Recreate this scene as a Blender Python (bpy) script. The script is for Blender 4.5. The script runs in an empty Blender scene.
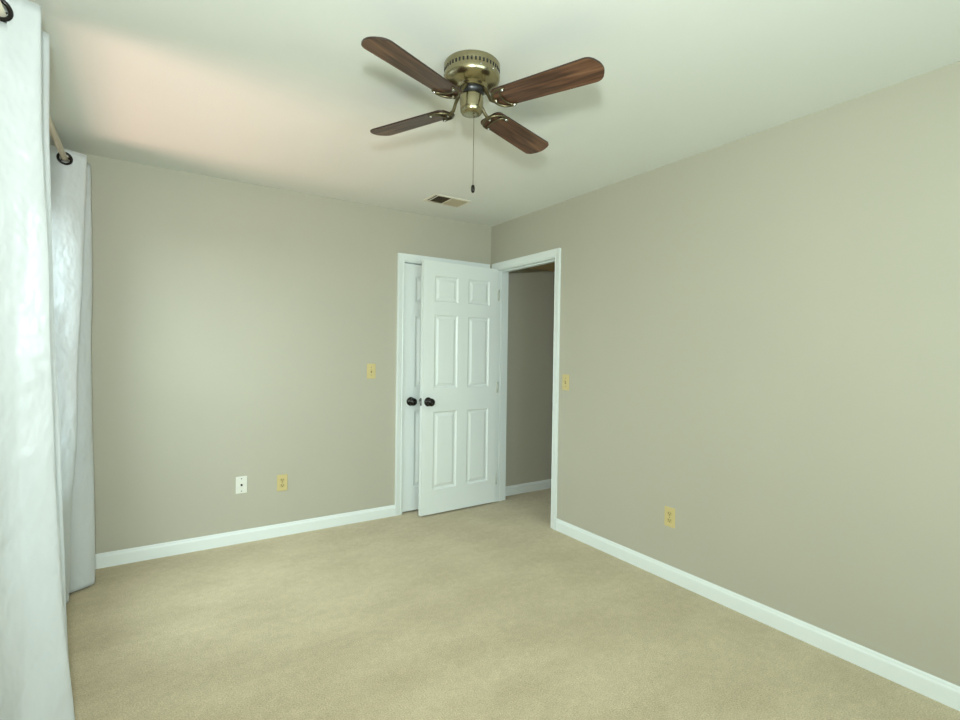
import bpy, bmesh, math, random
from mathutils import Vector, Matrix, noise
random.seed(4)
S = bpy.context.scene
C = S.collection
PI = math.pi
H = 2.44          # ceiling height
WX = -3.03        # window wall
RY = -5.05        # rear wall
T = 0.12          # wall thickness

# ------------------------------------------------------------------ camera
cam = bpy.data.cameras.new('camera'); camo = bpy.data.objects.new('camera', cam); C.objects.link(camo)
f_px, yaw, pit, rol = 505.2952, 0.5797, -0.0145, 0.0140
F = Vector((math.sin(yaw)*math.cos(pit), math.cos(yaw)*math.cos(pit), math.sin(pit)))
R = Vector((math.cos(yaw), -math.sin(yaw), 0)); U = R.cross(F)
R2 = R*math.cos(rol) + U*math.sin(rol); U2 = -R*math.sin(rol) + U*math.cos(rol)
M = Matrix((R2, U2, -F)).transposed().to_4x4(); M.translation = Vector((-2.5524, -3.7422, 1.3152))
camo.matrix_world = M
cam.sensor_width = 36; cam.lens = 36*f_px/960; cam.clip_start = 0.03
S.camera = camo

# ------------------------------------------------------------------ view, world, lights
S.view_settings.view_transform = 'Standard'; S.view_settings.look = 'None'
S.view_settings.gamma = 1; S.view_settings.use_curve_mapping = False
S.view_settings.exposure = 0.13

w = bpy.data.worlds.new('sky'); S.world = w; w.use_nodes = True
nt = w.node_tree; nt.nodes.clear()
out = nt.nodes.new('ShaderNodeOutputWorld'); bg = nt.nodes.new('ShaderNodeBackground')
tc = nt.nodes.new('ShaderNodeTexCoord'); sx = nt.nodes.new('ShaderNodeSeparateXYZ')
rp = nt.nodes.new('ShaderNodeValToRGB')
rp.color_ramp.elements[0].position = 0.0; rp.color_ramp.elements[0].color = (0.80, 0.92, 0.95, 1)
rp.color_ramp.elements[1].position = 0.7; rp.color_ramp.elements[1].color = (0.45, 0.66, 0.95, 1)
nt.links.new(tc.outputs['Generated'], sx.inputs[0]); nt.links.new(sx.outputs['Z'], rp.inputs[0])
nt.links.new(rp.outputs[0], bg.inputs[0]); bg.inputs[1].default_value = 1.6
nt.links.new(bg.outputs[0], out.inputs[0])

def area(name, loc, target, size, size_y, power, col, spread=180):
    l = bpy.data.lights.new(name, 'AREA'); l.shape = 'RECTANGLE'; l.size = size; l.size_y = size_y
    l.energy = power; l.color = col; l.spread = math.radians(spread)
    o = bpy.data.objects.new(name, l); C.objects.link(o); o.location = loc
    o.rotation_euler = (Vector(target)-Vector(loc)).to_track_quat('-Z', 'Y').to_euler()
    return o
# daylight at the side window, an added fill from behind the camera, the sunlit patio's bounce coming up through the side window, and the photographer's flash
area('daylight_side_window', (WX-1.25, -1.55, 2.45), (-2.3, -0.75, 0.3), 2.6, 1.4, 175, (0.84, 0.96, 1.0))
area('added_rear_fill', (-1.5, RY-0.2, 1.45), (-1.5, 0, 1.2), 2.0, 1.4, 50, (0.76, 0.96, 1.0))  # added fill from the unseen rear wall, for flat even light
area('sunlit_yard_bounce', (-6.05, -1.25, -2.15), (-2.3, -1.0, 2.44), 1.5, 2.6, 50, (1.0, 0.57, 0.49), 70)
fl = bpy.data.lights.new('camera_flash', 'AREA'); fl.shape = 'DISK'; fl.size = 0.15; fl.energy = 45; fl.color = (0.91, 1.0, 0.97)
flo = bpy.data.objects.new('camera_flash', fl); C.objects.link(flo); flo.location = (-2.62, -3.83, 1.65)
flo.rotation_euler = (Vector((-0.8, -0.8, 1.75))-flo.location).to_track_quat('-Z', 'Y').to_euler()

# ------------------------------------------------------------------ materials
def mat(name, col, rough=0.5, metal=0.0, spec=0.5, noise_amt=0.0, nscale=8, bump=0.0, bscale=200, coat=0.0, bdist=0.002, detail=3):
    m = bpy.data.materials.new(name); m.use_nodes = True; n = m.node_tree; b = n.nodes['Principled BSDF']
    b.inputs['Base Color'].default_value = (*col, 1); b.inputs['Roughness'].default_value = rough
    b.inputs['Metallic'].default_value = metal; b.inputs['Specular IOR Level'].default_value = spec
    b.inputs['Coat Weight'].default_value = coat
    tc = n.nodes.new('ShaderNodeTexCoord')
    if noise_amt:
        t = n.nodes.new('ShaderNodeTexNoise'); t.inputs['Scale'].default_value = nscale; t.inputs['Detail'].default_value = detail
        n.links.new(tc.outputs['Object'], t.inputs['Vector'])
        r = n.nodes.new('ShaderNodeValToRGB')
        r.color_ramp.elements[0].position = 0.3; r.color_ramp.elements[1].position = 0.7
        r.color_ramp.elements[0].color = (*[c*(1-noise_amt) for c in col], 1)
        r.color_ramp.elements[1].color = (*[min(1, c*(1+noise_amt)) for c in col], 1)
        n.links.new(t.outputs['Fac'], r.inputs[0]); n.links.new(r.outputs[0], b.inputs['Base Color'])
    if bump:
        t = n.nodes.new('ShaderNodeTexNoise'); t.inputs['Scale'].default_value = bscale; t.inputs['Detail'].default_value = 2
        n.links.new(tc.outputs['Object'], t.inputs['Vector'])
        bp = n.nodes.new('ShaderNodeBump'); bp.inputs['Strength'].default_value = bump; bp.inputs['Distance'].default_value = bdist
        n.links.new(t.outputs['Fac'], bp.inputs['Height']); n.links.new(bp.outputs[0], b.inputs['Normal'])
    return m

M_wall = mat('wall_paint', (0.472, 0.452, 0.362), 0.55, spec=0.3, noise_amt=0.012, nscale=2, bump=0.12, bscale=260)
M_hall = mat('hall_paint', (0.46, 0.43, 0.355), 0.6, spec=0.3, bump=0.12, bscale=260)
M_ceil = mat('ceiling_paint', (0.77, 0.785, 0.735), 0.75, spec=0.2, bump=0.2, bscale=120)
M_white = mat('gloss_white_paint', (0.79, 0.84, 0.81), 0.32, spec=0.45, bump=0.03, bscale=60)
M_bronze = mat('dark_bronze', (0.018, 0.015, 0.012), 0.17, metal=0.6, spec=0.6)
M_brass = mat('antique_brass', (0.36, 0.32, 0.20), 0.24, metal=1.0, noise_amt=0.08, nscale=30)
M_brass2 = mat('antique_brass_dark', (0.17, 0.145, 0.085), 0.4, metal=1.0)
M_black = mat('black_metal', (0.012, 0.012, 0.012), 0.35, spec=0.5)
M_hole = mat('dark_opening', (0.01, 0.01, 0.008), 0.8)
M_chrome = mat('polished_steel', (0.75, 0.75, 0.72), 0.18, metal=1.0)
M_almond = mat('almond_plastic', (0.62, 0.515, 0.24), 0.35)
M_almond2 = mat('almond_plastic_face', (0.55, 0.45, 0.20), 0.35)
M_plate = mat('white_plastic', (0.76, 0.76, 0.68), 0.35)
M_rod = mat('cream_rod_enamel', (0.62, 0.57, 0.44), 0.35)
M_vent = mat('vent_enamel', (0.74, 0.71, 0.58), 0.45)
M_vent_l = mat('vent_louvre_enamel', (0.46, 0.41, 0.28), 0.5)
M_vent_d = mat('vent_shaded_louvre', (0.22, 0.18, 0.10), 0.6)  # shade of the left louvres put into colour; reused for screws and switch slot
M_hinge = mat('satin_hinge', (0.55, 0.57, 0.50), 0.4, metal=0.2)
M_patio = mat('terracotta_paving', (0.55, 0.27, 0.18), 0.8, noise_amt=0.1, nscale=4)
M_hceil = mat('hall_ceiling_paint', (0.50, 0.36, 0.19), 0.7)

def carpet():
    m = bpy.data.materials.new('beige_carpet'); m.use_nodes = True; n = m.node_tree; b = n.nodes['Principled BSDF']
    b.inputs['Roughness'].default_value = 0.95; b.inputs['Specular IOR Level'].default_value = 0.1
    b.inputs['Sheen Weight'].default_value = 0.15
    tc = n.nodes.new('ShaderNodeTexCoord')
    def nz(sc, det, rough=0.5, mp=None):
        t = n.nodes.new('ShaderNodeTexNoise'); t.inputs['Scale'].default_value = sc; t.inputs['Detail'].default_value = det
        t.inputs['Roughness'].default_value = rough
        if mp:
            q = n.nodes.new('ShaderNodeMapping'); q.inputs['Scale'].default_value = mp[0]; q.inputs['Rotation'].default_value = (0, 0, mp[1])
            n.links.new(tc.outputs['Object'], q.inputs[0]); n.links.new(q.outputs[0], t.inputs['Vector'])
        else: n.links.new(tc.outputs['Object'], t.inputs['Vector'])
        return t
    def ramp(src, p0, c0, p1, c1):
        r = n.nodes.new('ShaderNodeValToRGB'); r.color_ramp.elements[0].position = p0; r.color_ramp.elements[1].position = p1
        r.color_ramp.elements[0].color = (*c0, 1); r.color_ramp.elements[1].color = (*c1, 1)
        n.links.new(src.outputs['Fac'], r.inputs[0]); return r
    def mul(a, bb):
        x = n.nodes.new('ShaderNodeMix'); x.data_type = 'RGBA'; x.blend_type = 'MULTIPLY'; x.inputs['Factor'].default_value = 1
        n.links.new(a.outputs[0] if a.type != 'MIX' else a.outputs[2], x.inputs[6]); n.links.new(bb.outputs[0], x.inputs[7]); return x
    base = ramp(nz(2.2, 4, 0.6, ((1, 1.8, 1), 0.6)), 0.35, (0.53, 0.45, 0.295), 0.65, (0.62, 0.535, 0.36))
    mid = ramp(nz(26, 4, 0.7), 0.3, (0.90, 0.90, 0.89), 0.7, (1.06, 1.06, 1.06))
    fine = ramp(nz(190, 2, 0.6), 0.25, (0.66, 0.65, 0.62), 0.75, (1.22, 1.22, 1.22))
    x = mul(mul(base, mid), fine)
    n.links.new(x.outputs[2], b.inputs['Base Color'])
    bp = n.nodes.new('ShaderNodeBump'); bp.inputs['Strength'].default_value = 0.55; bp.inputs['Distance'].default_value = 0.006
    n.links.new(nz(150, 3, 0.7).outputs['Fac'], bp.inputs['Height']); n.links.new(bp.outputs[0], b.inputs['Normal'])
    return m
M_carpet = carpet()

def wood():
    m = bpy.data.materials.new('walnut_blade_veneer'); m.use_nodes = True; n = m.node_tree; b = n.nodes['Principled BSDF']
    b.inputs['Roughness'].default_value = 0.38; b.inputs['Specular IOR Level'].default_value = 0.45
    tc = n.nodes.new('ShaderNodeTexCoord'); mp = n.nodes.new('ShaderNodeMapping'); mp.inputs['Scale'].default_value = (1.6, 22, 4)
    n.links.new(tc.outputs['Object'], mp.inputs[0])
    t = n.nodes.new('ShaderNodeTexNoise'); t.inputs['Scale'].default_value = 2.0; t.inputs['Detail'].default_value = 6; t.inputs['Distortion'].default_value = 0.9
    n.links.new(mp.outputs[0], t.inputs['Vector'])
    r = n.nodes.new('ShaderNodeValToRGB'); e = r.color_ramp.elements
    e[0].position = 0.32; e[0].color = (0.036, 0.015, 0.008, 1); e[1].position = 0.72; e[1].color = (0.215, 0.105, 0.055, 1)
    k = e.new(0.52); k.color = (0.115, 0.05, 0.026, 1)
    n.links.new(t.outputs['Fac'], r.inputs[0]); n.links.new(r.outputs[0], b.inputs['Base Color'])
    return m
M_wood = wood()
M_edge = mat('dark_blade_edge', (0.03, 0.015, 0.01), 0.4)

def cloth():
    m = bpy.data.materials.new('white_satin'); m.use_nodes = True; n = m.node_tree; b = n.nodes['Principled BSDF']; o = n.nodes['Material Output']
    b.inputs['Base Color'].default_value = (0.70, 0.725, 0.725, 1); b.inputs['Roughness'].default_value = 0.34
    b.inputs['Specular IOR Level'].default_value = 0.5; b.inputs['Sheen Weight'].default_value = 0.2
    tc = n.nodes.new('ShaderNodeTexCoord'); mp = n.nodes.new('ShaderNodeMapping'); mp.inputs['Scale'].default_value = (1, 1, 0.55)
    n.links.new(tc.outputs['Object'], mp.inputs[0])
    t = n.nodes.new('ShaderNodeTexNoise'); t.inputs['Scale'].default_value = 8; t.inputs['Detail'].default_value = 3; t.inputs['Distortion'].default_value = 0.15
    n.links.new(mp.outputs[0], t.inputs['Vector'])
    mp2 = n.nodes.new('ShaderNodeMapping'); mp2.inputs['Scale'].default_value = (60, 60, 400); n.links.new(tc.outputs['Object'], mp2.inputs[0])
    t2 = n.nodes.new('ShaderNodeTexNoise'); t2.inputs['Scale'].default_value = 1.0; t2.inputs['Detail'].default_value = 2; n.links.new(mp2.outputs[0], t2.inputs['Vector'])
    bp = n.nodes.new('ShaderNodeBump'); bp.inputs['Strength'].default_value = 0.9; bp.inputs['Distance'].default_value = 0.035
    n.links.new(t.outputs['Fac'], bp.inputs['Height'])
    bp2 = n.nodes.new('ShaderNodeBump'); bp2.inputs['Strength'].default_value = 0.12; bp2.inputs['Distance'].default_value = 0.002
    n.links.new(t2.outputs['Fac'], bp2.inputs['Height']); n.links.new(bp.outputs[0], bp2.inputs['Normal'])
    n.links.new(bp2.outputs[0], b.inputs['Normal'])
    tr = n.nodes.new('ShaderNodeBsdfTranslucent'); tr.inputs['Color'].default_value = (0.85, 0.9, 0.9, 1)
    mx = n.nodes.new('ShaderNodeMixShader'); mx.inputs[0].default_value = 0.28
    n.links.new(b.outputs[0], mx.inputs[1]); n.links.new(tr.outputs[0], mx.inputs[2]); n.links.new(mx.outputs[0], o.inputs['Surface'])
    return m
M_cloth = cloth()

def glass():
    m = bpy.data.materials.new('window_glass'); m.use_nodes = True; n = m.node_tree; n.nodes.clear()
    o = n.nodes.new('ShaderNodeOutputMaterial'); a = n.nodes.new('ShaderNodeBsdfTransparent'); g = n.nodes.new('ShaderNodeBsdfGlossy')
    g.inputs['Roughness'].default_value = 0.02; a.inputs[0].default_value = (0.95, 0.97, 0.96, 1)
    fr = n.nodes.new('ShaderNodeLayerWeight'); fr.inputs[0].default_value = 0.15; mx = n.nodes.new('ShaderNodeMixShader')
    n.links.new(fr.outputs['Facing'], mx.inputs[0]); n.links.new(a.outputs[0], mx.inputs[1]); n.links.new(g.outputs[0], mx.inputs[2]); n.links.new(mx.outputs[0], o.inputs[0])
    return m
M_glass = glass()

# ------------------------------------------------------------------ mesh helpers
def box(bm, x0, x1, y0, y1, z0, z1, mi=0):
    vs = [bm.verts.new((x, y, z)) for x in (x0, x1) for y in (y0, y1) for z in (z0, z1)]
    for q in ((0,1,3,2), (4,6,7,5), (0,4,5,1), (2,3,7,6), (0,2,6,4), (1,5,7,3)):
        f = bm.faces.new([vs[i] for i in q]); f.material_index = mi
def lathe(bm, prof, n=32, axis='z', origin=(0,0,0), mi=0):
    """prof: (radius, height) pairs revolved about the axis"""
    o = Vector(origin); rings = []
    for r, h in prof:
        ring = []
        for k in range(n if r > 1e-6 else 1):
            a = 2*PI*k/n; c, s = r*math.cos(a), r*math.sin(a)
            p = {'z': (c, s, h), 'y': (c, h, s), 'x': (h, c, s)}[axis]
            ring.append(bm.verts.new(o+Vector(p)))
        rings.append(ring)
    for a, b in zip(rings, rings[1:]):
        for k in range(n):
            k2 = (k+1) % n
            vs = [a[k % len(a)], a[k2 % len(a)], b[k2 % len(b)], b[k % len(b)]]
            u = []
            for v in vs:
                if v not in u: u.append(v)
            if len(u) > 2:
                f = bm.faces.new(u); f.material_index = mi; f.smooth = True
def tube(bm, pts, r, n=10, closed=False, mi=0, cap=True):
    pts = [Vector(p) for p in pts]; rs = r if isinstance(r, (list, tuple)) else [r]*len(pts); rings = []
    up = Vector((0.13, 0.21, 0.97)).normalized()
    N = len(pts)
    for i, p in enumerate(pts):
        t = (pts[(i+1) % N]-pts[i-1]) if closed else (pts[min(i+1, N-1)]-pts[max(i-1, 0)])
        t.normalize(); a = t.cross(up)
        if a.length < 1e-3: a = t.cross(Vector((1, 0, 0)))
        a.normalize(); b = a.cross(t)
        rings.append([bm.verts.new(p+rs[i]*(a*math.cos(2*PI*k/n)+b*math.sin(2*PI*k/n))) for k in range(n)])
    rng = range(N) if closed else range(N-1)
    for i in rng:
        A, B = rings[i], rings[(i+1) % N]
        for k in range(n):
            f = bm.faces.new((A[k], A[(k+1) % n], B[(k+1) % n], B[k])); f.smooth = True; f.material_index = mi
    if not closed and cap:
        bm.faces.new(rings[0]).material_index = mi; bm.faces.new(rings[-1][::-1]).material_index = mi
def prism(bm, outline, z0, z1, mi=0):
    a = [bm.verts.new((x, y, z0)) for x, y in outline]; b = [bm.verts.new((x, y, z1)) for x, y in outline]
    bm.faces.new(a[::-1]).material_index = mi; bm.faces.new(b).material_index = mi
    for i in range(len(a)):
        j = (i+1) % len(a); bm.faces.new((a[i], a[j], b[j], b[i])).material_index = mi
def obj(name, bm, mats, parent=None, loc=None, rot=None, bevel=0, smooth=False, keep=False):
    if not keep: bmesh.ops.recalc_face_normals(bm, faces=bm.faces)
    me = bpy.data.meshes.new(name); bm.to_mesh(me); bm.free()
    for m in (mats if isinstance(mats, (list, tuple)) else [mats]): me.materials.append(m)
    o = bpy.data.objects.new(name, me); C.objects.link(o)
    if parent: o.parent = parent
    if loc: o.location = loc
    if rot: o.rotation_euler = rot
    if bevel:
        b = o.modifiers.new('bevel', 'BEVEL'); b.width = bevel; b.segments = 2; b.limit_method = 'ANGLE'
    return o
def thing(name, label, cat, loc=(0,0,0), rot=(0,0,0), group=None, kind=None):
    o = bpy.data.objects.new(name, None); C.objects.link(o); o.location = loc; o.rotation_euler = rot
    o.empty_display_size = 0.1
    if label: o['label'] = label
    if cat: o['category'] = cat
    if group: o['group'] = group
    if kind: o['kind'] = kind
    return o
def tag(o, label, cat, group=None):
    o['label'] = label; o['category'] = cat
    if group: o['group'] = group
    return o
def struct(name, bm, mats, **k):
    o = obj(name, bm, mats, **k); o['kind'] = 'structure'; return o
def B(*a):
    bm = bmesh.new(); box(bm, *a); return bm

# ------------------------------------------------------------------ room shell
HX = 1.35            # far side of the hall
DY0, DY1, DZ = -0.867, -0.094, 2.048     # bedroom doorway in the right wall
CX0, CX1 = -0.847, -0.075                # closet opening in the back wall
WY0, WY1, WZ0, WZ1 = -1.58, -0.34, 0.64, 2.10   # side window opening
RX0, RX1, RZ0, RZ1 = -2.45, -0.55, 0.75, 2.10   # opening for the added, unseen rear window
struct('floor', B(WX-T, HX+T, RY-T, 0.9, -0.1, 0), M_carpet)
struct('ceiling', B(WX-T, T, RY-T, 0.9, H, H+0.1), M_ceil)
bm = bmesh.new()
box(bm, WX-T, CX0, 0, T, 0, H); box(bm, CX1, HX+T, 0, T, 0, H); box(bm, CX0, CX1, 0, T, DZ, H)
struct('wall_back', bm, M_wall)
bm = bmesh.new()
box(bm, 0, T, DY1, 0, 0, H); box(bm, 0, T, RY-T, DY0, 0, H); box(bm, 0, T, DY0, DY1, DZ, H)
struct('wall_right', bm, M_wall)
bm = bmesh.new()
box(bm, WX-T, WX, RY-T, WY0, 0, H); box(bm, WX-T, WX, WY1, T, 0, H); box(bm, WX-T, WX, WY0, WY1, 0, WZ0); box(bm, WX-T, WX, WY0, WY1, WZ1, H)
struct('wall_left', bm, M_wall)
bm = bmesh.new()
box(bm, WX-T, RX0, RY-T, RY, 0, H); box(bm, RX1, T, RY-T, RY, 0, H); box(bm, RX0, RX1, RY-T, RY, 0, RZ0); box(bm, RX0, RX1, RY-T, RY, RZ1, H)
struct('wall_rear', bm, M_wall)
# hall beyond the doorway
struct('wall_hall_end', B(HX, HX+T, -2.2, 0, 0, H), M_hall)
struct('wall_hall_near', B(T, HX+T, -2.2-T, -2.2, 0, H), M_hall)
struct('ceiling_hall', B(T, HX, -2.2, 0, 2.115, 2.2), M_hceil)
# closet behind the closed door
bm = bmesh.new(); box(bm, CX0-0.3, CX1+0.3, 0.78, 0.82, 0, H); box(bm, CX0-0.34, CX0-0.3, T, 0.82, 0, H); box(bm, CX1+0.3, CX1+0.34, T, 0.82, 0, H)
struct('wall_closet', bm, M_wall)
struct('ground', B(-9, WX-T-0.02, -8, 4, -3.3, -3.2), M_patio)

# baseboards: moulded profile swept along straight runs
PROF = [(0, 0), (0.0135, 0), (0.0135, 0.062), (0.0125, 0.068), (0.0085, 0.074), (0.0075, 0.081), (0.004, 0.086), (0, 0.0865)]
def base(name, a, b, nrm):
    bm = bmesh.new(); A = []; Bv = []
    for d, z in PROF:
        A.append(bm.verts.new((a[0]+nrm[0]*d, a[1]+nrm[1]*d, z))); Bv.append(bm.verts.new((b[0]+nrm[0]*d, b[1]+nrm[1]*d, z)))
    for i in range(len(A)):
        j = (i+1) % len(A); bm.faces.new((A[i], A[j], Bv[j], Bv[i]))
    bm.faces.new(A); bm.faces.new(Bv[::-1])
    return struct(name, bm, M_white)
base('baseboard_back', (WX, 0), (CX0-0.055, 0), (0, -1))
base('baseboard_right', (0, DY0-0.057), (0, RY), (-1, 0))
base('baseboard_left', (WX, 0), (WX, RY), (1, 0))
base('baseboard_rear', (WX, RY), (0, RY), (0, 1))
base('baseboard_hall', (T+0.015, 0), (HX, 0), (0, -1))
base('baseboard_hall_end', (HX, 0), (HX, -2.2), (-1, 0))

# door casings: profiled legs and head with mitred look
def casing(name, u0, u1, zt, put, wd=0.057):
    """put(u, depth, z) -> world. legs outside u0 and u1, head above zt. profile across width"""
    pr = [(0, 0), (0, 0.009), (0.006, 0.012), (0.012, 0.010), (0.030, 0.014), (0.048, 0.018), (wd, 0.018), (wd, 0)]
    bm = bmesh.new()
    path = [((u0, -1), 0.0), ((u0, -1), zt), ((u1, 1), zt), ((u1, 1), 0.0)]
    secs = []
    for i, ((u, s), z) in enumerate(path):
        sec = []
        for t, d in pr:
            zz = z+t if i in (1, 2) else z
            sec.append(bm.verts.new(put(u+s*t, d, zz)))
        secs.append(sec)
    for A, Bq in zip(secs, secs[1:]):
        for i in range(len(pr)):
            j = (i+1) % len(pr); bm.faces.new((A[i], A[j], Bq[j], Bq[i]))
    bm.faces.new(secs[0]); bm.faces.new(secs[-1][::-1])
    return struct(name, bm, M_white)
casing('trim_1', DY0+0.004, DY1-0.004, DZ-0.006, lambda u, d, z: (-d, u, z), 0.058)
casing('trim_2', CX0+0.002, CX1-0.002, DZ-0.004, lambda u, d, z: (u, -d, z), 0.056)
# jambs with stops (bedroom doorway)
bm = bmesh.new()
J = 0.012
box(bm, -0.001, T+0.001, DY1-J, DY1, 0, DZ); box(bm, -0.001, T+0.001, DY0, DY0+J, 0, DZ); box(bm, -0.001, T+0.001, DY0+J, DY1-J, DZ-J, DZ)
box(bm, 0.040, 0.072, DY1-J-0.011, DY1-J, 0, DZ-J); box(bm, 0.040, 0.072, DY0+J, DY0+J+0.011, 0, DZ-J); box(bm, 0.040, 0.072, DY0+J+0.011, DY1-J-0.011, DZ-J-0.011, DZ-J)
tj = struct('trim_3', bm, M_white, bevel=0.0015)
obj('strike_plate', B(-0.0035, 0.028, DY0+J-0.001, DY0+J+0.0025, 0.885, 0.945), M_bronze, tj)
# closet jambs
bm = bmesh.new()
box(bm, CX0, CX0+J, -0.001, T, 0, DZ); box(bm, CX1-J, CX1, -0.001, T, 0, DZ); box(bm, CX0+J, CX1-J, -0.001, T, DZ-J, DZ)
box(bm, CX0+J, CX0+J+0.011, 0.045, 0.07, 0, DZ-J); box(bm, CX1-J-0.011, CX1-J, 0.045, 0.07, 0, DZ-J); box(bm, CX0+J, CX1-J, 0.045, 0.07, DZ-J-0.011, DZ-J)
struct('trim_4', bm, M_white, bevel=0.0015)

# ------------------------------------------------------------------ six panel doors
def leaf(bm, W, Ht, th, panels):
    """local: x 0..W, y -th..0, z 0..Ht. moulded panels on both faces"""
    xs = sorted({0, W, *[p[0] for p in panels], *[p[1] for p in panels]}); zs = sorted({0, Ht, *[p[2] for p in panels], *[p[3] for p in panels]})
    ps = {(round(p[0], 4), round(p[2], 4)) for p in panels}
    for y, s in ((0, -1), (-th, 1)):
        g = {}
        def V(x, z, d=0):
            k = (round(x, 5), round(z, 5), round(d, 5))
            if k not in g: g[k] = bm.verts.new((x, y+s*d, z))
            return g[k]
        for i in range(len(xs)-1):
            for j in range(len(zs)-1):
                x0, x1, z0, z1 = xs[i], xs[i+1], zs[j], zs[j+1]
                if (round(x0, 4), round(z0, 4)) not in ps:
                    bm.faces.new((V(x0, z0), V(x1, z0), V(x1, z1), V(x0, z1))); continue
                prev = [V(x0, z0), V(x1, z0), V(x1, z1), V(x0, z1)]
                for ins, dep in ((0.004, 0.0045), (0.011, 0.0090), (0.018, 0.0095), (0.024, 0.0085), (0.040, 0.0025), (0.043, 0.0022)):
                    cur = [V(x0+ins, z0+ins, dep), V(x1-ins, z0+ins, dep), V(x1-ins, z1-ins, dep), V(x0+ins, z1-ins, dep)]
                    for a in range(4):
                        b = (a+1) % 4; bm.faces.new((prev[a], prev[b], cur[b], cur[a]))
                    prev = cur
                bm.faces.new(prev)
    # rim
    for x0, x1, z0, z1 in ((0, 0, 0, Ht), (W, W, 0, Ht), (0, W, 0, 0), (0, W, Ht, Ht)):
        if x0 == x1: q = [(x0, 0, z0), (x0, -th, z0), (x0, -th, z1), (x0, 0, z1)]
        else: q = [(x0, 0, z0), (x1, 0, z0), (x1, -th, z0), (x0, -th, z0)]
        bm.faces.new([bm.verts.new(v) for v in q])
    bmesh.ops.remove_doubles(bm, verts=bm.verts, dist=1e-5)
def panels(x):
    r = []
    for a, b in x:
        for c, d in ((0.195, 0.822), (1.010, 1.600), (1.705, 1.912)): r.append((a, b, c, d))
    return r
def knob(parent, x, z, y, s):
    """knob on the face at y, pointing s (+1/-1) along y"""
    bm = bmesh.new()
    pr = [(0, 0), (0.031, 0), (0.033, 0.003), (0.031, 0.008), (0.022, 0.011), (0.013, 0.014), (0.0105, 0.022), (0.012, 0.030), (0.021, 0.036), (0.0275, 0.045), (0.0285, 0.053), (0.026, 0.061), (0.018, 0.067), (0.008, 0.069), (0, 0.069)]
    lathe(bm, [(r*1.1, s*h*1.05) for r, h in pr], 28, 'y', (x, y, z))
    k = obj('door_knob', bm, M_bronze, parent); k['label'] = 'dark bronze round knob'
    bm = bmesh.new(); lathe(bm, [(0.005, s*0.072), (0.005, s*0.0738), (0, s*0.0738)], 12, 'y', (x, y, z)); obj('lock_button', bm, M_black, k)
ang = math.atan2(-0.026, -0.757)
d1 = thing('door_1', 'open white six-panel door with bronze knobs, swung back in front of the closet', 'door', (-0.016, -0.1045, 0.014), (0, 0, ang), kind='structure')
# local x runs from hinge to latch; local y<0 is towards back wall after rotation
bm = bmesh.new(); leaf(bm, 0.737, 2.026, 0.035, panels(((0.090, 0.309), (0.410, 0.632))))
lf = obj('door_leaf', bm, M_white, d1, loc=(0, 0.035, 0))
knob(d1, 0.683, 0.905, 0.035, 1); knob(d1, 0.683, 0.905, 0.0, -1)
obj('latch_plate', B(0.7365, 0.7380, 0.0065, 0.0285, 0.875, 0.935), M_bronze, d1)
bm = bmesh.new(); box(bm, 0.738, 0.747, 0.011, 0.024, 0.896, 0.914); obj('latch_bolt', bm, M_chrome, d1)
for z in (0.20, 1.00, 1.80):
    bm = bmesh.new(); tube(bm, [(-0.006, 0.040, z-0.045), (-0.006, 0.040, z+0.045)], 0.006, 12)
    lathe(bm, [(0, 0.052), (0.004, 0.050), (0.006, 0.045)], 12, 'z', (-0.006, 0.040, z)); box(bm, -0.004, 0.004, 0.033, 0.037, z-0.045, z+0.045)
    obj('hinge', bm, M_hinge, d1)
d2 = thing('door_2', 'closed white closet door, mostly hidden behind the open door', 'door', (CX0+J+0.003, 0.006, 0.014), (0, 0, 0), kind='structure')
bm = bmesh.new(); leaf(bm, CX1-CX0-2*J-0.006, 2.008, 0.035, panels(((0.098, 0.330), (0.418, 0.650))))
obj('door_leaf', bm, M_white, d2, loc=(0, 0.035, 0))
knob(d2, 0.062, 0.897, 0.0, -1)

# ------------------------------------------------------------------ windows
def window(name, ax, u0, u1, z0, z1, put, rows=2, cols=3, label=None):
    """put(u, depth, z): depth 0 = room face of wall, positive outward"""
    root = thing(name, label, None, kind='structure')
    def bx(bm, a, b, d0, d1, c, d):
        P = [put(a, d0, c), put(b, d1, d)]
        box(bm, min(P[0][0], P[1][0]), max(P[0][0], P[1][0]), min(P[0][1], P[1][1]), max(P[0][1], P[1][1]), min(P[0][2], P[1][2]), max(P[0][2], P[1][2]))
    bm = bmesh.new(); k = 0.03
    bx(bm, u0, u0+k, 0, T, z0, z1); bx(bm, u1-k, u1, 0, T, z0, z1); bx(bm, u0+k, u1-k, 0, T, z1-k, z1); bx(bm, u0+k, u1-k, 0, T, z0, z0+k)
    obj('window_frame', bm, M_white, root, bevel=0.002)
    zm = (z0+z1)/2
    for a, b, dep in ((zm-0.02, z1-k, 0.075), (z0+k, zm+0.02, 0.045)):
        bm = bmesh.new(); s = 0.035; A, Bq = u0+k, u1-k
        bx(bm, A, A+s, dep, dep+0.028, a, b); bx(bm, Bq-s, Bq, dep, dep+0.028, a, b); bx(bm, A+s, Bq-s, dep, dep+0.028, a, a+s); bx(bm, A+s, Bq-s, dep, dep+0.028, b-s, b)
        sa = obj('sash', bm, M_white, root, bevel=0.002)
        bm = bmesh.new(); bx(bm, A+s-0.004, Bq-s+0.004, dep+0.012, dep+0.016, a+s-0.004, b-s+0.004); obj('pane', bm, M_glass, sa)
    bm = bmesh.new(); bx(bm, u0-0.05, u1+0.05, -0.028, 0.03, z0-0.022, z0+0.001); bx(bm, u0-0.03, u1+0.03, -0.014, 0, z0-0.075, z0-0.022)
    obj('window_sill', bm, M_white, root, bevel=0.002)
    return root
window('window_1', 'y', WY0, WY1, WZ0, WZ1, lambda u, d, z: (WX-d, u, z))
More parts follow.
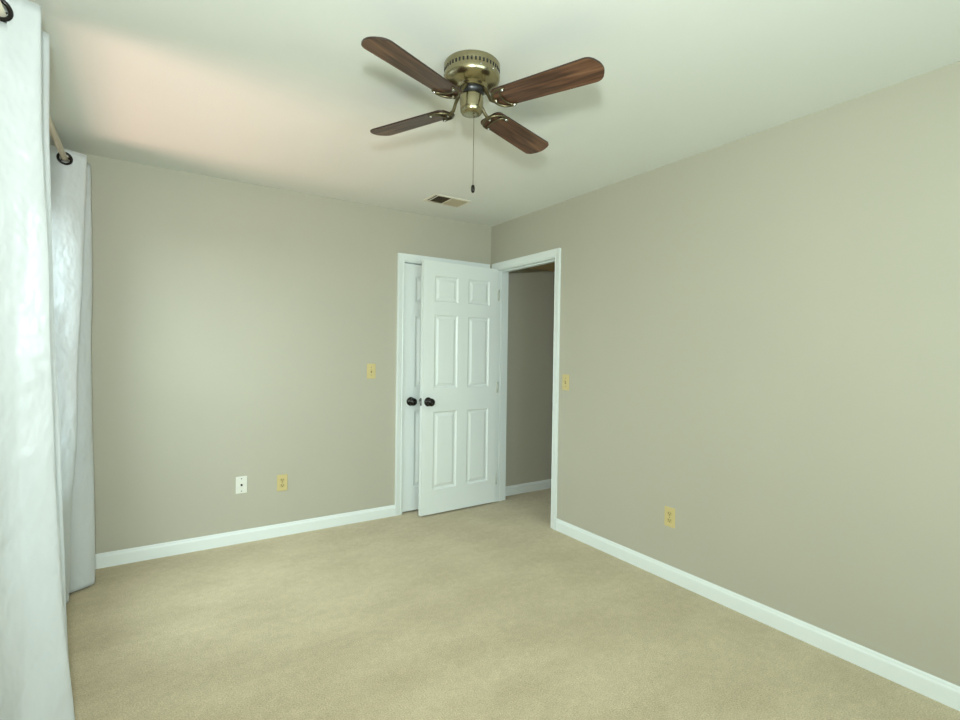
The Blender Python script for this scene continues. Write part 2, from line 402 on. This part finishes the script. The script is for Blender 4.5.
window('added_rear_window', 'x', RX0, RX1, RZ0, RZ1, lambda u, d, z: (u, RY-d, z))  # unseen window, added as a source for the rear fill

# ------------------------------------------------------------------ curtains on their rod
RODX, RODZ = -2.92, 2.285
def spline(P, n):
    out = []
    for i in range(len(P)-1):
        p0 = P[max(i-1, 0)]; p1 = P[i]; p2 = P[i+1]; p3 = P[min(i+2, len(P)-1)]
        for k in range(n):
            t = k/n; q = []
            for c in range(2):
                q.append(0.5*(2*p1[c]+(p2[c]-p0[c])*t+(2*p0[c]-5*p1[c]+4*p2[c]-p3[c])*t*t+(3*p1[c]-p0[c]-3*p2[c]+p3[c])*t**3))
            out.append(q)
    out.append(list(P[-1])); return out
def curtain(label, top, bot, ztop, zbot, rings, power=1.0, seed=0, mids=()):
    root = thing('curtain', label, 'curtain', (0, 0, 0), group=None)
    n = 26; A = spline(top, n); Bq = spline(bot, n); NZ = 110
    bm = bmesh.new(); uv = []; g = []
    cx = sum(a[0] for a in A)/len(A); cy = sum(a[1] for a in A)/len(A)
    for j in range(NZ+1):
        v = j/NZ; row = []
        v = v**0.9 if j else 0
        z = ztop+(zbot-ztop)*v; t = (max(0, v-0.03)/0.97)**power
        for i in range(len(A)):
            x = A[i][0]*(1-t)+Bq[i][0]*t; y = A[i][1]*(1-t)+Bq[i][1]*t
            w_ = 0.011*max(0, min(1, (v-0.05)*5))
            nn = noise.noise_vector(Vector((i/len(A)*5*len(top)/5, z*2.6, seed)))
            n2 = noise.noise_vector(Vector((i/len(A)*3*len(top)/3, z*0.9, seed+9)))
            x += w_*nn[0]*0.6+w_*n2[0]; y += w_*nn[1]*0.6+w_*n2[1]
            row.append(bm.verts.new((max(x, WX+0.012), y, z)))
        g.append(row)
    for j in range(NZ):
        for i in range(len(A)-1):
            f = bm.faces.new((g[j][i], g[j][i+1], g[j+1][i+1], g[j+1][i])); f.smooth = True
    kill = [f for f in bm.faces if (Vector((f.calc_center_median().x, f.calc_center_median().z))-Vector((RODX, RODZ))).length < 0.026]
    bmesh.ops.delete(bm, geom=kill, context='FACES')
    o = obj('curtain_panel', bm, M_cloth, root)
    so = o.modifiers.new('thickness', 'SOLIDIFY'); so.thickness = 0.0016; so.offset = 0
    # hems: top band stitching and bottom hem
    for idx in rings:
        seg = A[idx*n:(idx+1)*n+1]; q = min(range(1, n), key=lambda i: abs(seg[i][0]-RODX))
        y = seg[q][1]+(RODX-seg[q][0])*(seg[q+1][1]-seg[q-1][1])/(seg[q+1][0]-seg[q-1][0]); dy = (seg[q+1][1]-seg[q-1][1])/(seg[q+1][0]-seg[q-1][0])
        bm = bmesh.new()
        tv = Vector((1, dy, 0)).normalized()          # direction along the leaf
        nv = Vector((-tv.y, tv.x, 0))
        pts = [Vector((RODX, y, RODZ))+0.0235*(tv*math.cos(a)+Vector((0, 0, 1))*math.sin(a)) for a in [2*PI*k/32 for k in range(32)]]
        c0 = Vector((RODX, y, RODZ))
        R_ = []
        for rr, hh in ((0.034, 0.003), (0.031, 0.0065), (0.0265, 0.0065), (0.0225, 0.003), (0.0225, -0.003), (0.0265, -0.0065), (0.031, -0.0065), (0.034, -0.003)):
            R_.append([bm.verts.new(c0+rr*(tv*math.cos(2*PI*k/32)+Vector((0, 0, 1))*math.sin(2*PI*k/32))+nv*hh) for k in range(32)])
        for a in range(len(R_)):
            P, Q = R_[a], R_[(a+1) % len(R_)]
            for k in range(32):
                f = bm.faces.new((P[k], P[(k+1) % 32], Q[(k+1) % 32], Q[k])); f.smooth = True
        obj('grommet', bm, M_bronze, root)
    return root

far_top = [(-2.985, -0.40), (-2.835, -0.33), (-2.985, -0.25), (-2.83, -0.17), (-2.98, -0.09)]
far_bot = [(-2.985, -0.52), (-2.895, -0.445), (-2.955, -0.375), (-2.800, -0.258), (-2.93, -0.10)]
def midring(top):
    r = []
    for a, b in zip(top, top[1:]):
        t = (RODX-a[0])/(b[0]-a[0]); y = a[1]+t*(b[1]-a[1]); r.append((y, (b[1]-a[1])/(b[0]-a[0])*1.15))
    return r
curtain('white satin grommet curtain hanging in the far corner against the back wall', far_top, far_bot, 2.333, 0.012, range(4), 1.0, 3)
near_top = [(-3.00, -1.78), (-2.955, -1.765), (-2.895, -1.738), (-2.832, -1.712), (-2.97, -1.63), (-2.832, -1.55), (-2.97, -1.47)]
near_bot = [(-3.00, -1.80), (-2.925, -1.80), (-2.865, -1.68), (-2.757, -1.60), (-2.93, -1.48), (-2.79, -1.40), (-2.95, -1.30)]
curtain('large white satin curtain filling the left edge of the picture, nearest the camera', near_top, near_bot, 2.343, 0.012, (1, 3, 4, 5), 1.6, 7)
rod = thing('curtain_rod', 'thin cream curtain rod running above the side window through the curtain grommets', 'curtain rod', (RODX, -1.1, RODZ))
bm = bmesh.new(); tube(bm, [(0, -1.10, 0), (0, 1.055, 0)], 0.0135, 20); obj('pole', bm, M_rod, rod)
for s, y in ((-1, -1.10), (1, 1.055)):
    bm = bmesh.new(); lathe(bm, [(0.0125, 0), (0.017, s*0.002), (0.017, s*0.010), (0.012, s*0.014), (0, s*0.016)], 20, 'y', (0, y, 0)); obj('finial', bm, M_rod, rod)
for y in (-1.0, 1.035):
    bm = bmesh.new(); box(bm, WX-RODX, WX-RODX+0.006, y-0.014, y+0.014, -0.05, 0.03); tube(bm, [(WX-RODX+0.004, y, -0.016), (-0.02, y, -0.018), (0, y, -0.0155), (0.014, y, -0.004)], 0.004, 8)
    obj('bracket', bm, M_rod, rod)

# ------------------------------------------------------------------ ceiling fan
FC = Vector((-1.497, -2.044, 0)); ZB = 2.283
fan = thing('ceiling_fan', 'four-bladed ceiling fan in antique brass with dark walnut blades and a pull chain', 'ceiling fan', (FC.x, FC.y, H))
z = lambda a: a-H
bm = bmesh.new()
lathe(bm, [(0, 0), (0.107, 0), (0.110, -0.004), (0.110, z(2.424)), (0.1085, z(2.418)), (0.1085, z(2.402)), (0.1095, z(2.400)), (0.110, z(2.395)), (0.109, z(2.383)), (0.102, z(2.372)), (0.088, z(2.363)), (0.068, z(2.357)), (0.060, z(2.355)), (0.059, z(2.349)), (0.052, z(2.346)), (0.0, z(2.346))], 64)
hs = obj('motor_housing', bm, M_brass, fan)
bm = bmesh.new()
for k in range(44):
    a = 2*PI*k/44; m_ = Matrix.Rotation(a, 4, 'Z'); b2 = bmesh.new(); box(b2, 0.1070, 0.1092, -0.0032, 0.0032, z(2.404), z(2.4165)); b2.transform(m_)
    me = bpy.data.meshes.new('t'); b2.to_mesh(me); b2.free(); bm.from_mesh(me); bpy.data.meshes.remove(me)
obj('vent_slots', bm, M_hole, hs)
for a in (-105, -75, 20, 160):
    bm = bmesh.new(); lathe(bm, [(0.0035, 0.109), (0.003, 0.1125), (0, 0.113)], 10, 'x', (0, 0, z(2.390))); bm.transform(Matrix.Rotation(math.radians(a), 4, 'Z')); obj('screw', bm, M_chrome, hs)
bm = bmesh.new(); lathe(bm, [(0.044, z(2.351)), (0.050, z(2.346)), (0.050, z(2.334)), (0.046, z(2.330)), (0.043, z(2.318)), (0.0, z(2.318))], 40)
obj('flywheel', bm, M_black, fan)
bm = bmesh.new(); lathe(bm, [(0.0, z(2.322)), (0.0445, z(2.322)), (0.0465, z(2.316)), (0.0460, z(2.298)), (0.0445, z(2.278)), (0.0430, z(2.260)), (0.038, z(2.253)), (0.022, z(2.250)), (0, z(2.250))], 40)
cup = obj('switch_housing', bm, M_brass, fan)
bm = bmesh.new(); lathe(bm, [(0.0035, 0.042), (0.0035, 0.0455), (0, 0.0455)], 10, 'x', (0, 0, z(2.303))); bm.transform(Matrix.Rotation(math.radians(-122), 4, 'Z')); obj('switch', bm, M_black, cup)
# blades
def blade_outline(r0=0.112, r1=0.535, w0=0.052, w1=0.061):
    P = []
    def arc(cx, cy, r, a0, a1, n=8):
        for k in range(n+1):
            a = math.radians(a0+(a1-a0)*k/n); P.append((cx+r*math.cos(a), cy+r*math.sin(a)))
    arc(r1-0.042, w1-0.040, 0.040, 90, 22); 
    for k in range(1, 6):
        t = k/6; yy = (w1-0.025)*(1-2*t); P.append((r1-0.0045+0.010*(1-(1-2*t)**2), yy))
    arc(r1-0.042, -w1+0.040, 0.040, -22, -90)
    arc(r0+0.024, -w0+0.024, 0.024, -90, -180, 5); arc(r0+0.024, w0-0.024, 0.024, 180, 90, 5)
    return P
def make_iron(bl):
    """decorative iron below the blade: curved arm from the flywheel and an oval loop plate"""
    bm = bmesh.new()
    # arm
    arm = [(0.046, 0, 0.058), (0.060, 0, 0.050), (0.075, 0.002, 0.026), (0.090, 0.0, 0.002), (0.108, 0, -0.008), (0.124, 0, -0.0085)]
    tube(bm, arm, [0.0085, 0.0075, 0.0065, 0.007, 0.0075, 0.006], 10)
    # loop plate: crescent along the blade root
    pts = []
    for k in range(25):
        a = math.radians(-118+236*k/24); pts.append((0.158-0.050*math.cos(a), 0.051*math.sin(a), -0.0075))
    tube(bm, pts, [0.0036+0.0020*abs(math.cos(math.radians(-118+236*k/24))) for k in range(25)], 8)
    pts = []
    for k in range(17):
        a = math.radians(-90+180*k/16); pts.append((0.172-0.048*math.cos(a)*0.55, 0.046*math.sin(a), -0.0075))
    tube(bm, pts, 0.0035, 8)
    for a in range(len(bm.verts)): pass
    o = obj('blade_iron', bm, M_brass2, bl)
    for sx_, sy in ((0.118, 0.0), (0.172, 0.046), (0.172, -0.046)):
        b2 = bmesh.new(); lathe(b2, [(0.0052, -0.010), (0.0048, -0.014), (0.002, -0.0152), (0, -0.0153)], 12, 'z', (sx_, sy, 0)); obj('screw', b2, M_chrome, o)
    return o
PITCH = math.radians(-10)
for k in range(4):
    a = 3.52-k*PI/2+(0, 0, -0.035, 0)[k]; sag = (0.022, -0.033, -0.004, 0.025)[k]
    bm = bmesh.new(); prism(bm, blade_outline(), -0.003, 0.003); bmesh.ops.recalc_face_normals(bm, faces=bm.faces); bm.normal_update()
    for f in bm.faces:
        if abs(f.normal.z) < 0.5: f.material_index = 1
    bl = obj('fan_blade', bm, [M_wood, M_edge], fan)
    bl.location = (0, 0, z(ZB)); bl.rotation_euler = (PITCH, sag, a); bl.rotation_mode = 'XYZ'
    make_iron(bl)
# pull chain: beads and pendant
bm = bmesh.new(); lathe(bm, [(0.0045, 0), (0.0045, -0.008), (0.0, -0.009)], 10, 'z', (0.008, -0.006, z(2.251)))
zz = 2.245
tube(bm, [(0.008, -0.006, z(2.249)), (0.008, -0.006, z(1.975))], 0.0009, 6)
while zz > 1.978:
    lathe(bm, [(0, 0.0016), (0.0013, 0.0009), (0.0016, 0), (0.0013, -0.0009), (0, -0.0016)], 6, 'z', (0.008, -0.006, z(zz))); zz -= 0.0042
ch = obj('pull_chain', bm, M_brass2, fan)
bm = bmesh.new(); lathe(bm, [(0, z(1.977)), (0.003, z(1.975)), (0.0066, z(1.971)), (0.0078, z(1.961)), (0.0074, z(1.951)), (0.0045, z(1.945)), (0, z(1.944))], 16, 'z', (0.008, -0.006, 0)); obj('pendant', bm, M_bronze, ch)

# ------------------------------------------------------------------ ceiling register
vent = thing('ceiling_vent', 'small cream metal air register in the ceiling near the far corner', 'air vent', (-0.709, -0.449, H))
bm = bmesh.new(); a, b = 0.152, 0.097; k = 0.020
for x0, x1, y0, y1 in ((-a, a, -b, -b+k), (-a, a, b-k, b), (-a, -a+k, -b+k, b-k), (a-k, a, -b+k, b-k)): box(bm, x0, x1, y0, y1, -0.006, 0)
box(bm, -0.004, 0.004, -b+k, b-k, -0.005, 0); box(bm, -a+k+0.016, -a+k+0.021, -b+k, b-k, -0.0058, 0)
obj('frame', bm, M_vent, vent, bevel=0.0015)
obj('duct_opening', B(-a+k, a-k, -b+k, b-k, -0.0008, -0.0002), M_hole, vent)
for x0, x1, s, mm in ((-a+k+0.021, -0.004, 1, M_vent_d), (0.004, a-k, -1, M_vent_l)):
    n = 9
    for i in range(n):
        x = x0+(x1-x0)*(i+0.5)/n
        bm = bmesh.new(); box(bm, -0.0065, 0.0065, -b+k, b-k, -0.0005, 0.0005)
        bm.transform(Matrix.Rotation(s*math.radians(-38), 4, 'Y')); obj('louvre', bm, mm, vent, loc=(x, 0, -0.0048))

# ------------------------------------------------------------------ wall plates
def plate_mesh(m, parent):
    bm = bmesh.new(); w_, h_ = 0.0355, 0.058
    box(bm, -w_, w_, -0.0055, 0, -h_, h_); return obj('cover_plate', bm, m, parent, bevel=0.003)
def screw_at(parent, z_, m, y=-0.0055):
    bm = bmesh.new(); lathe(bm, [(0.0034, 0), (0.003, -0.0012), (0, -0.0014)], 10, 'y', (0, y, z_)); box(bm, -0.0028, 0.0028, y-0.0016, y-0.0012, z_-0.0004, z_+0.0004); obj('screw', bm, m, parent)
def outlet(label, loc, rz):
    t = thing('power_outlet', label, 'outlet', loc, (0, 0, rz), 'almond duplex outlets'); p = plate_mesh(M_almond, t); screw_at(t, 0, M_vent_d)
    for s in (1, -1):
        bm = bmesh.new(); zc = s*0.0195
        out_ = [(0.0170*math.cos(q), 0.0145*math.sin(q)) for q in [2*PI*k/24 for k in range(24)]]
        out_ = [(max(-0.0165, min(0.0165, x*1.12)), max(-0.0125, min(0.0125, y))) for x, y in out_]
        vsA = [bm.verts.new((x, -0.0072, zc+y)) for x, y in out_]; vsB = [bm.verts.new((x, -0.0050, zc+y)) for x, y in out_]
        bm.faces.new(vsA); bm.faces.new(vsB[::-1])
        for i in range(24): bm.faces.new((vsA[i], vsA[(i+1) % 24], vsB[(i+1) % 24], vsB[i]))
        r = obj('receptacle', bm, M_almond2, t)
        bm = bmesh.new()
        box(bm, -0.0078, -0.0050, -0.0076, -0.0070, zc-0.001, zc+0.0085); box(bm, 0.0050, 0.0076, -0.0076, -0.0070, zc-0.001, zc+0.0075)
        lathe(bm, [(0.0030, -0.0070), (0.0030, -0.0076), (0, -0.0076)], 10, 'y', (0, 0, zc-0.0065)); obj('slots', bm, M_hole, r)
    return t
def toggle(label, loc, rz):
    t = thing('light_switch', label, 'light switch', loc, (0, 0, rz), 'almond toggle switches'); plate_mesh(M_almond, t)
    screw_at(t, 0.030, M_vent_d); screw_at(t, -0.030, M_vent_d)
    obj('toggle_opening', B(-0.0052, 0.0052, -0.0060, -0.0052, -0.0120, 0.0120), M_vent_d, t)
    bm = bmesh.new(); box(bm, -0.0038, 0.0038, -0.016, 0, -0.0045, 0.0045); bm.transform(Matrix.Rotation(math.radians(-28), 4, 'X')); obj('toggle', bm, M_almond, t, loc=(0, -0.005, 0.001), bevel=0.001)
    return t
outlet('almond double power outlet low on the back wall, right of the white cable plate', (-1.762, 0, 0.376), 0)
outlet('almond double power outlet low on the right wall above the baseboard', (0, -1.897, 0.370), -PI/2)
toggle('almond light switch on the back wall just left of the closet door', (-1.111, 0, 1.160), 0)
toggle('almond light switch on the right wall just beside the open doorway', (0, -0.997, 1.107), -PI/2)
cj = thing('cable_plate', 'white coaxial cable wall plate low on the back wall', 'wall plate', (-2.025, 0, 0.395))
plate_mesh(M_plate, cj); screw_at(cj, 0.042, M_bronze); screw_at(cj, -0.042, M_bronze)
bm = bmesh.new(); lathe(bm, [(0.0065, 0), (0.0065, -0.002), (0.0048, -0.002), (0.0048, -0.011), (0.0035, -0.011), (0.0035, -0.004), (0, -0.004)], 12, 'y', (0, -0.0055, 0)); obj('coax_connector', bm, M_bronze, cj)
